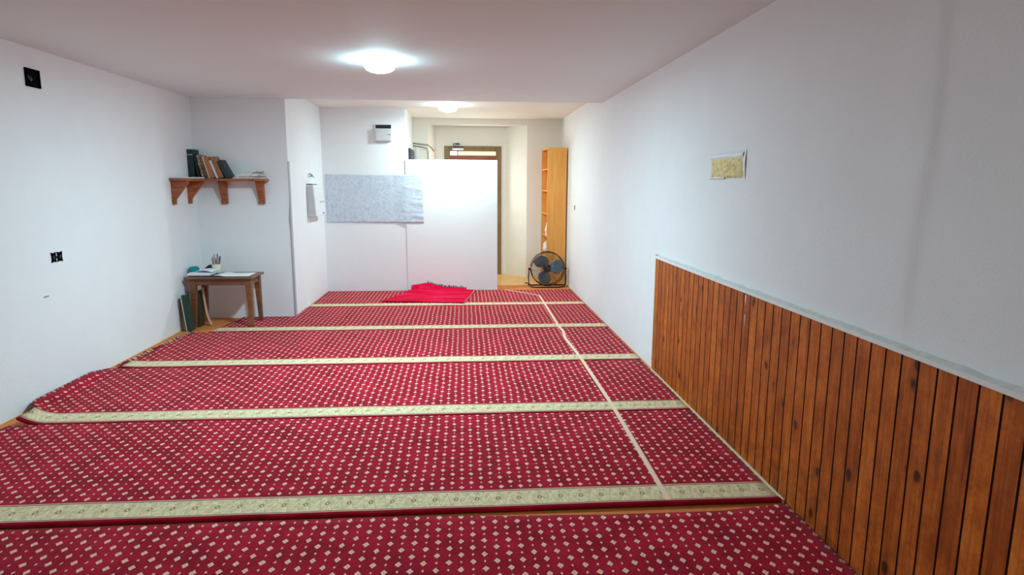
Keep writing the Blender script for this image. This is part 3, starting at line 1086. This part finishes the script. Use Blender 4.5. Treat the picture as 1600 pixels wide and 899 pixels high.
# ---------------------------------------------------------------- small table
TZt = .57
t = thing('side_table', 'small worn brown wooden table standing in the left corner', 'table', (-2.63, 7.07, 0))
bm = mk()
box(bm, -2.985, -2.285, 6.865, 7.27, TZt - .024, TZt, bev=.005)
obj('table_top', bm, M['table_top'], t)
bm = mk()
a0, a1, b0, b1 = -2.945, -2.325, 6.905, 7.235
for bx in ((a0, a1, b0, b0 + .02), (a0, a1, b1 - .02, b1), (a0, a0 + .02, b0 + .02, b1 - .02), (a1 - .02, a1, b0 + .02, b1 - .02)):
    box(bm, *bx, TZt - .095, TZt - .0245)
obj('apron', bm, M['table_wood'], t)
for sx, xx in ((1, -2.955), (-1, -2.315)):
    for sy, yy in ((1, 6.895), (-1, 7.245)):
        bm = mk()
        tp, bt = .060, .036
        def ring(w_, z_):
            return [(xx, yy, z_), (xx + sx * w_, yy, z_), (xx + sx * w_, yy + sy * w_, z_), (xx, yy + sy * w_, z_)]
        vs = [[bm.verts.new(p) for p in ring(w_, z_)] for w_, z_ in ((bt, TH + .003), (tp * .98, TZt - .11), (tp, TZt - .0245))]
        for A, B in zip(vs, vs[1:]):
            for k in range(4):
                bm.faces.new((A[k], A[(k + 1) % 4], B[(k + 1) % 4], B[k]))
        bm.faces.new(vs[0])
        bm.faces.new(vs[-1])
        obj('leg', bm, M['table_wood'], t)

# things on the table
bm = mk()
prism(bm, [(-2.93, 6.92), (-2.70, 6.885), (-2.655, 7.10), (-2.89, 7.13)], 'z', TZt + .0005, TZt + .012)
tag(obj('notebook', bm, M['navy_cover'], origin=(-2.8, 7.0, TZt)), 'dark blue notebook under the stack of papers on the table', 'notebook')
folded('thick stack of white papers at the left end of the table', -2.975, -2.745, 6.90, 7.10, TZt + .0125, .020, .012, name='paper_stack', group='papers on the small table', mat='paper')
bm = mk()
def curved(u, v):
    return (-2.905 + .18 * u, 6.93 + .16 * v, TZt + .0465 + .022 * math.sin(PI * min(1, u * 1.05)) ** .8 + .003 * noise.noise(Vector((u * 4, v * 4, 0))))
sheet(bm, curved, 16, 8, thick=.004)
tag(obj('paper_sheet', bm, M['paper'], origin=(-2.8, 7.0, TZt + .05)), 'curved white sheet lying on top of the paper stack', 'paper', 'papers on the small table')
bm = mk()
def flat(u, v):
    a = Vector((-2.70, 6.885)).lerp(Vector((-2.335, 6.90)), u)
    b = Vector((-2.66, 7.16)).lerp(Vector((-2.335, 7.17)), u)
    c = a.lerp(b, v)
    return (c.x, c.y, TZt + .0145 - .011 * min(1, max(0, u - .15) * 5) + .001)
sheet(bm, flat, 12, 6, thick=.001)
tag(obj('paper_sheet', bm, M['paper'], origin=(-2.5, 7.03, TZt)), 'flat white sheet covering the right half of the table', 'paper', 'papers on the small table')
# teal cloth cap
bm = mk()
lathe(bm, [(.050, .0), (.053, .012), (.052, .032), (.046, .047), (.030, .054), (.004, .056)], 0, 0, 28)
for v in bm.verts:
    n_ = noise.noise(Vector((v.co.x * 30, v.co.y * 30, v.co.z * 30)))
    v.co.x *= 1 + .06 * n_
    v.co.z *= 1 + .10 * n_
bmesh.ops.translate(bm, verts=bm.verts[:], vec=(-2.962, 7.055, TZt + .038))
tag(obj('cap', bm, M['teal'], origin=(-2.962, 7.055, TZt + .038)), 'small teal cloth cap on the paper stack by the left wall', 'cap')
# black desk wedge
bm = mk()
prism(bm, [(-2.905, TZt + .0005), (-2.825, TZt + .0005), (-2.825, TZt + .095), (-2.838, TZt + .098), (-2.90, TZt + .045)], 'y', 7.135, 7.20)
bmesh.ops.bevel(bm, geom=bm.edges[:], offset=.004, segments=1, affect='EDGES')
tag(obj('desk_stand', bm, M['black'], origin=(-2.86, 7.165, TZt)), 'black wedge shaped stand left of the pencil cup', 'stand')
# cup
cx_, cy_ = -2.768, 7.175
t = thing('pencil_cup', 'off white pencil cup full of pens on the table', 'cup', (cx_, cy_, TZt))
bm = mk()
r_ = .046
lathe(bm, [(r_ * .96, TZt + .0005), (r_, TZt + .004), (r_ * 1.02, TZt + .105), (r_ * .95, TZt + .105), (r_ * .92, TZt + .008)], cx_, cy_, 28)
obj('cup_body', bm, M['cup'], t)
bm = mk()
tube(bm, [(cx_ + r_ * 1.02 * math.cos(a), cy_ + r_ * 1.02 * math.sin(a), TZt + .104) for a in [2 * PI * k / 28 for k in range(28)]], .0025, 6, closed=True)
obj('rim', bm, M['cup'], t)
pens = [('grey pen, leaning back at the middle of the cup', (150, 152, 158), -.012, .010, .205, -.05, .04),
        ('dark violet pen standing tallest in the cup', (52, 40, 78), .012, .0, .210, .03, .0),
        ('red pen in front of the dark violet one', (176, 34, 44), .006, -.016, .160, .02, -.05),
        ('slate blue pen between the violet and charcoal ones', (92, 96, 130), .024, .012, .185, .05, .05),
        ('charcoal pen leaning right, last on the right of the cup', (66, 62, 74), .032, .002, .182, .12, .02),
        ('dark green pen leaning left over the rim', (58, 82, 56), -.028, .0, .160, -.14, .0),
        ('pink pencil left of the red pen', (214, 130, 130), -.010, -.018, .158, -.06, -.05),
        ('brown pencil at the left side of the cup', (134, 106, 92), -.024, .012, .178, -.10, .05)]
for lab, c, dx, dy, L, lx, ly in pens:
    mname = 'pen_' + '_'.join(map(str, c))
    m = plain(mname, srgb(*c), .4, var=.05)
    b = Vector((cx_ + dx * .5, cy_ + dy * .5, TZt + .010))
    d = Vector((lx + dx * 2.0, ly + dy * 2.0, 1)).normalized()
    t = thing('pen', lab, 'pen', tuple(b), group='pens in the cup')
    bm = mk()
    tube(bm, [b, b + d * .01, b + d * (L * .72)], [.0015, .0042, .0042], 8)
    obj('barrel', bm, m, t)
    bm = mk()
    tube(bm, [b + d * (L * .72), b + d * (L * .98), b + d * L], [.0050, .0050, .003], 8)
    obj('pen_cap', bm, m, t)

# large books standing beside the table leg
g = 'ledgers standing on the floor by the table'
book('large dark green ledger leaning on the left wall by the table leg', (-2.945, 6.735, .0035), R(5.5), .034, .395, .11, 'green2', 'paper', g, 'ledger')
book('thin white board between the green ledger and the rust red one', (-2.957, 6.738, .0035), R(5.5), .010, .375, .11, 'whitebook', 'paper', g, 'ledger')
book('thin rust red board nearest the left wall under the table end', (-2.971, 6.75, .0035), R(5.5), .011, .355, .11, 'rust', 'paper', g, 'ledger')
book('olive ledger standing upright behind the front left table leg', (-2.950, 6.965, .0015), R(.6), .045, .40, .12, 'olive', 'paper', g, 'ledger')
bm = mk()
def lean_board(u, v):
    return (-2.845 - .035 * v + .04 * (1 - v) ** 6, 7.02 + .05 * u, .004 + .43 * v)
sheet(bm, lean_board, 4, 18, thick=.006)
tag(obj('board', bm, M['pinkboard'], origin=(-2.79, 7.05, 0)), 'pale tan board with curled foot leaning under the table', 'board')

# ---------------------------------------------------------------- bookcase
t = thing('bookcase', 'tall narrow honey coloured bookcase turned sideways at the right wall', 'bookcase', (1.44, 10.1, 0))
bx0, bx1, by0, by1, bh = 1.283, 1.583, 9.76, 10.485, 2.125
for (a, b) in ((by0, by0 + .018), (by1 - .018, by1)):
    bm = mk()
    box(bm, bx0, bx1, a, b, .005, bh, bev=.0015)
    obj('side_panel', bm, M['bookcase'], t)
bm = mk()
box(bm, bx1 - .006, bx1, by0 + .0185, by1 - .0185, .01, bh - .01)
obj('back_panel', bm, M['bookcase'], t)
for zz in (.06, .40, .745, 1.095, 1.455, 1.79, bh - .018):
    bm = mk()
    box(bm, bx0 + .003, bx1 - .0065, by0 + .0185, by1 - .0185, zz, zz + .018)
    obj('shelf', bm, M['bookcase'], t)
bm = mk()
box(bm, bx0 + .015, bx0 + .033, by0 + .0185, by1 - .0185, .006, .0595)
obj('plinth', bm, M['bookcase'], t)
# contents
def bag(name, label, cx, cy, z0, rx, ry, h, mat, seed, cat, group=None):
    bm = mk()
    bmesh.ops.create_icosphere(bm, subdivisions=4, radius=1)
    for v in bm.verts:
        n_ = noise.noise(v.co * 2.2 + Vector((seed, 0, 0))) * .25 + noise.noise(v.co * 6 + Vector((0, seed, 0))) * .12
        p = v.co * (1 + n_)
        zz = (p.z + 1) / 2
        v.co = Vector((cx + p.x * rx * (1 - .45 * max(0, zz - .5)), cy + p.y * ry * (1 - .35 * max(0, zz - .5)), z0 + max(0.0, zz) * h))
    for f in bm.faces:
        f.smooth = True
    lo = min(v.co.z for v in bm.verts)
    bmesh.ops.translate(bm, verts=bm.verts[:], vec=(0, 0, z0 + .001 - lo))
    o = obj(name, bm, M[mat], origin=(cx, cy, z0))
    return tag(o, label, cat, group)
bag('plastic_bag', 'crumpled white plastic bag filling a low shelf of the bookcase', 1.37, 10.06, .419, .105, .26, .27, 'white_plastic', 3.1, 'bag')
for i, (zz, hh, lab) in enumerate(((.764, .05, 'short pile of white papers in the bookcase above the plastic bag'), )):
    bm = mk()
    prism(bm, [(1.30, 9.86), (1.52, 9.84), (1.53, 10.15), (1.31, 10.17)], 'z', zz, zz + hh)
    tag(obj('paper_pile', bm, M['paper'], origin=(1.4, 10, zz)), lab, 'paper')
bm = mk()
def standing(u, v):
    return (1.30 + .012 * math.sin(6 * u) + .03 * v, 9.83 + .24 * u, .815 + .15 * v + .01 * math.sin(4 * u))
sheet(bm, standing, 10, 8, thick=.006)
tag(obj('paper_leaflet', bm, M['paper'], origin=(1.3, 9.95, .815)), 'white leaflet propped up on the paper pile in the bookcase', 'leaflet')

# ---------------------------------------------------------------- floor fan
fx, fy, fz = 1.268, 9.50, .285
RA = .258
t = thing('floor_fan', 'black metal floor fan with three blades in front of the bookcase', 'fan', (fx, fy, 0))
def circle(r, y, seg=48):
    return [(fx + r * math.cos(2 * PI * k / seg), y, fz + r * math.sin(2 * PI * k / seg)) for k in range(seg)]
def dome(r, sgn, depth):
    return fy + sgn * (.055 + depth * (1 - (r / RA) ** 2))
bm = mk()
tube(bm, circle(RA, fy - .058), .006, 8, closed=True)
tube(bm, circle(RA, fy + .058), .006, 8, closed=True)
sheet(bm, lambda u, v: (fx + RA * math.cos(2 * PI * u), fy - .055 + .11 * v, fz + RA * math.sin(2 * PI * u)), 48, 1, thick=.002) if False else None
for k in range(24):
    a = 2 * PI * k / 24
    tube(bm, [(fx + RA * math.cos(a), fy - .058, fz + RA * math.sin(a)), (fx + RA * math.cos(a), fy + .058, fz + RA * math.sin(a))], .002, 5)
obj('outer_ring', bm, M['black_metal'], t)
for nm, sgn in (('front_grille', -1), ('rear_grille', 1)):
    bm = mk()
    for i in range(1, 10):
        r = RA * i / 10 + .012
        tube(bm, circle(r, dome(r, sgn, .035), 40), .0016, 5, closed=True)
    for k in range(12):
        a = 2 * PI * k / 12 + .1
        tube(bm, [(fx + r * math.cos(a), dome(r, sgn, .035), fz + r * math.sin(a)) for r in (.04, .12, .2, RA)], .0016, 5)
    lathe(bm, [(.042, 0), (.042, sgn * .006), (.034, sgn * .012)], fx, dome(0, sgn, .035) - sgn * .004, 24, axis='y', cz=fz)
    obj(nm, bm, M['wire'], t)
bm = mk()
lathe(bm, [(.030, -.052), (.046, -.040), (.050, .01), (.060, .02), (.062, .078), (.05, .088)], fx, fy, 28, axis='y', cz=fz)
obj('motor', bm, M['black_metal'], t)
for k in range(3):
    a0_ = R(122) + k * 2 * PI / 3
    bm = mk()
    def blade(u, v):
        r = .040 + .200 * u
        wid = R(40) + R(48) * math.sin(PI * min(1, u * .95 + .12)) ** .9
        a = a0_ + wid * (v - .5) + .25 * u
        yy = fy - .012 + .05 * (v - .5) * (1 - .3 * u)
        return (fx + r * math.cos(a), yy, fz + r * math.sin(a))
    sheet(bm, blade, 16, 12, thick=.0022)
    obj('blade', bm, M['blade'], t)
bm = mk()
sx0, sx1 = fx - RA - .024, fx + RA + .024
tube(bm, [(sx0, fy, fz), (sx0 - .012, fy - .005, .16), (sx0 - .006, fy - .02, .06), (sx0 + .03, fy - .08, .016), (sx0 + .10, fy - .11, .012),
          (sx1 - .10, fy - .11, .012), (sx1 - .03, fy - .08, .016), (sx1 + .004, fy - .02, .06), (sx1 + .004, fy - .005, .16), (sx1, fy, fz)], .009, 10)
tube(bm, [(sx0 - .006, fy - .02, .06), (sx0 - .0, fy + .08, .018), (sx0 + .06, fy + .13, .012), (sx1 - .06, fy + .13, .012), (sx1, fy + .08, .018), (sx1 + .004, fy - .02, .06)], .009, 10)
obj('stand', bm, M['black_metal'], t)
for s_, xx in ((-1, sx0), (1, sx1)):
    bm = mk()
    tube(bm, [(xx - .014, fy, fz), (xx + .014, fy, fz)], .017, 14)
    tube(bm, [(xx, fy, fz), (xx - s_ * .024, fy, fz)], .007, 8)
    obj('pivot_knob', bm, M['black'], t)
bm = mk()
tube(bm, [(sx0 - .006, fy - .025, .062), (sx0 - .06, fy - .06, .075), (sx0 - .075, fy - .07, .075)], [.006, .009, .004], 8)
obj('stand_catch', bm, M['black'], t)

# ---------------------------------------------------------------- light, view
W = bpy.data.worlds.new('dim_room')
S.world = W
W.use_nodes = True
W.node_tree.nodes['Background'].inputs[0].default_value = (.8, .85, 1, 1)
W.node_tree.nodes['Background'].inputs[1].default_value = 0.0

cam = bpy.data.cameras.new('camera')
co = bpy.data.objects.new('camera', cam)
COL.objects.link(co)
F, PT, YW, RL = 979.11, .1638, .0758, .0044
cam.sensor_fit = 'HORIZONTAL'
cam.sensor_width = 36.0
cam.lens = 36.0 * F / 1600
cam.clip_start = .02
fw = Vector((math.sin(YW) * math.cos(PT), math.cos(YW) * math.cos(PT), -math.sin(PT)))
rt = Vector((math.cos(YW), -math.sin(YW), 0))
up = rt.cross(fw)
rt, up = math.cos(RL) * rt + math.sin(RL) * up, -math.sin(RL) * rt + math.cos(RL) * up
co.matrix_world = Matrix(((rt.x, up.x, -fw.x, 0), (rt.y, up.y, -fw.y, 0), (rt.z, up.z, -fw.z, 1.57), (0, 0, 0, 1)))
S.camera = co

S.view_settings.view_transform = 'Standard'
S.view_settings.look = 'None'
S.view_settings.gamma = 1.0
S.view_settings.use_curve_mapping = False
S.view_settings.exposure = 2.06
S.cycles.use_denoising = True
S.cycles.max_bounces = 12
S.cycles.diffuse_bounces = 6
S.cycles.sample_clamp_indirect = 6.0
for o in list(bpy.data.objects):
    for kk in ('_w', '_local'):
        if kk in o:
            del o[kk]
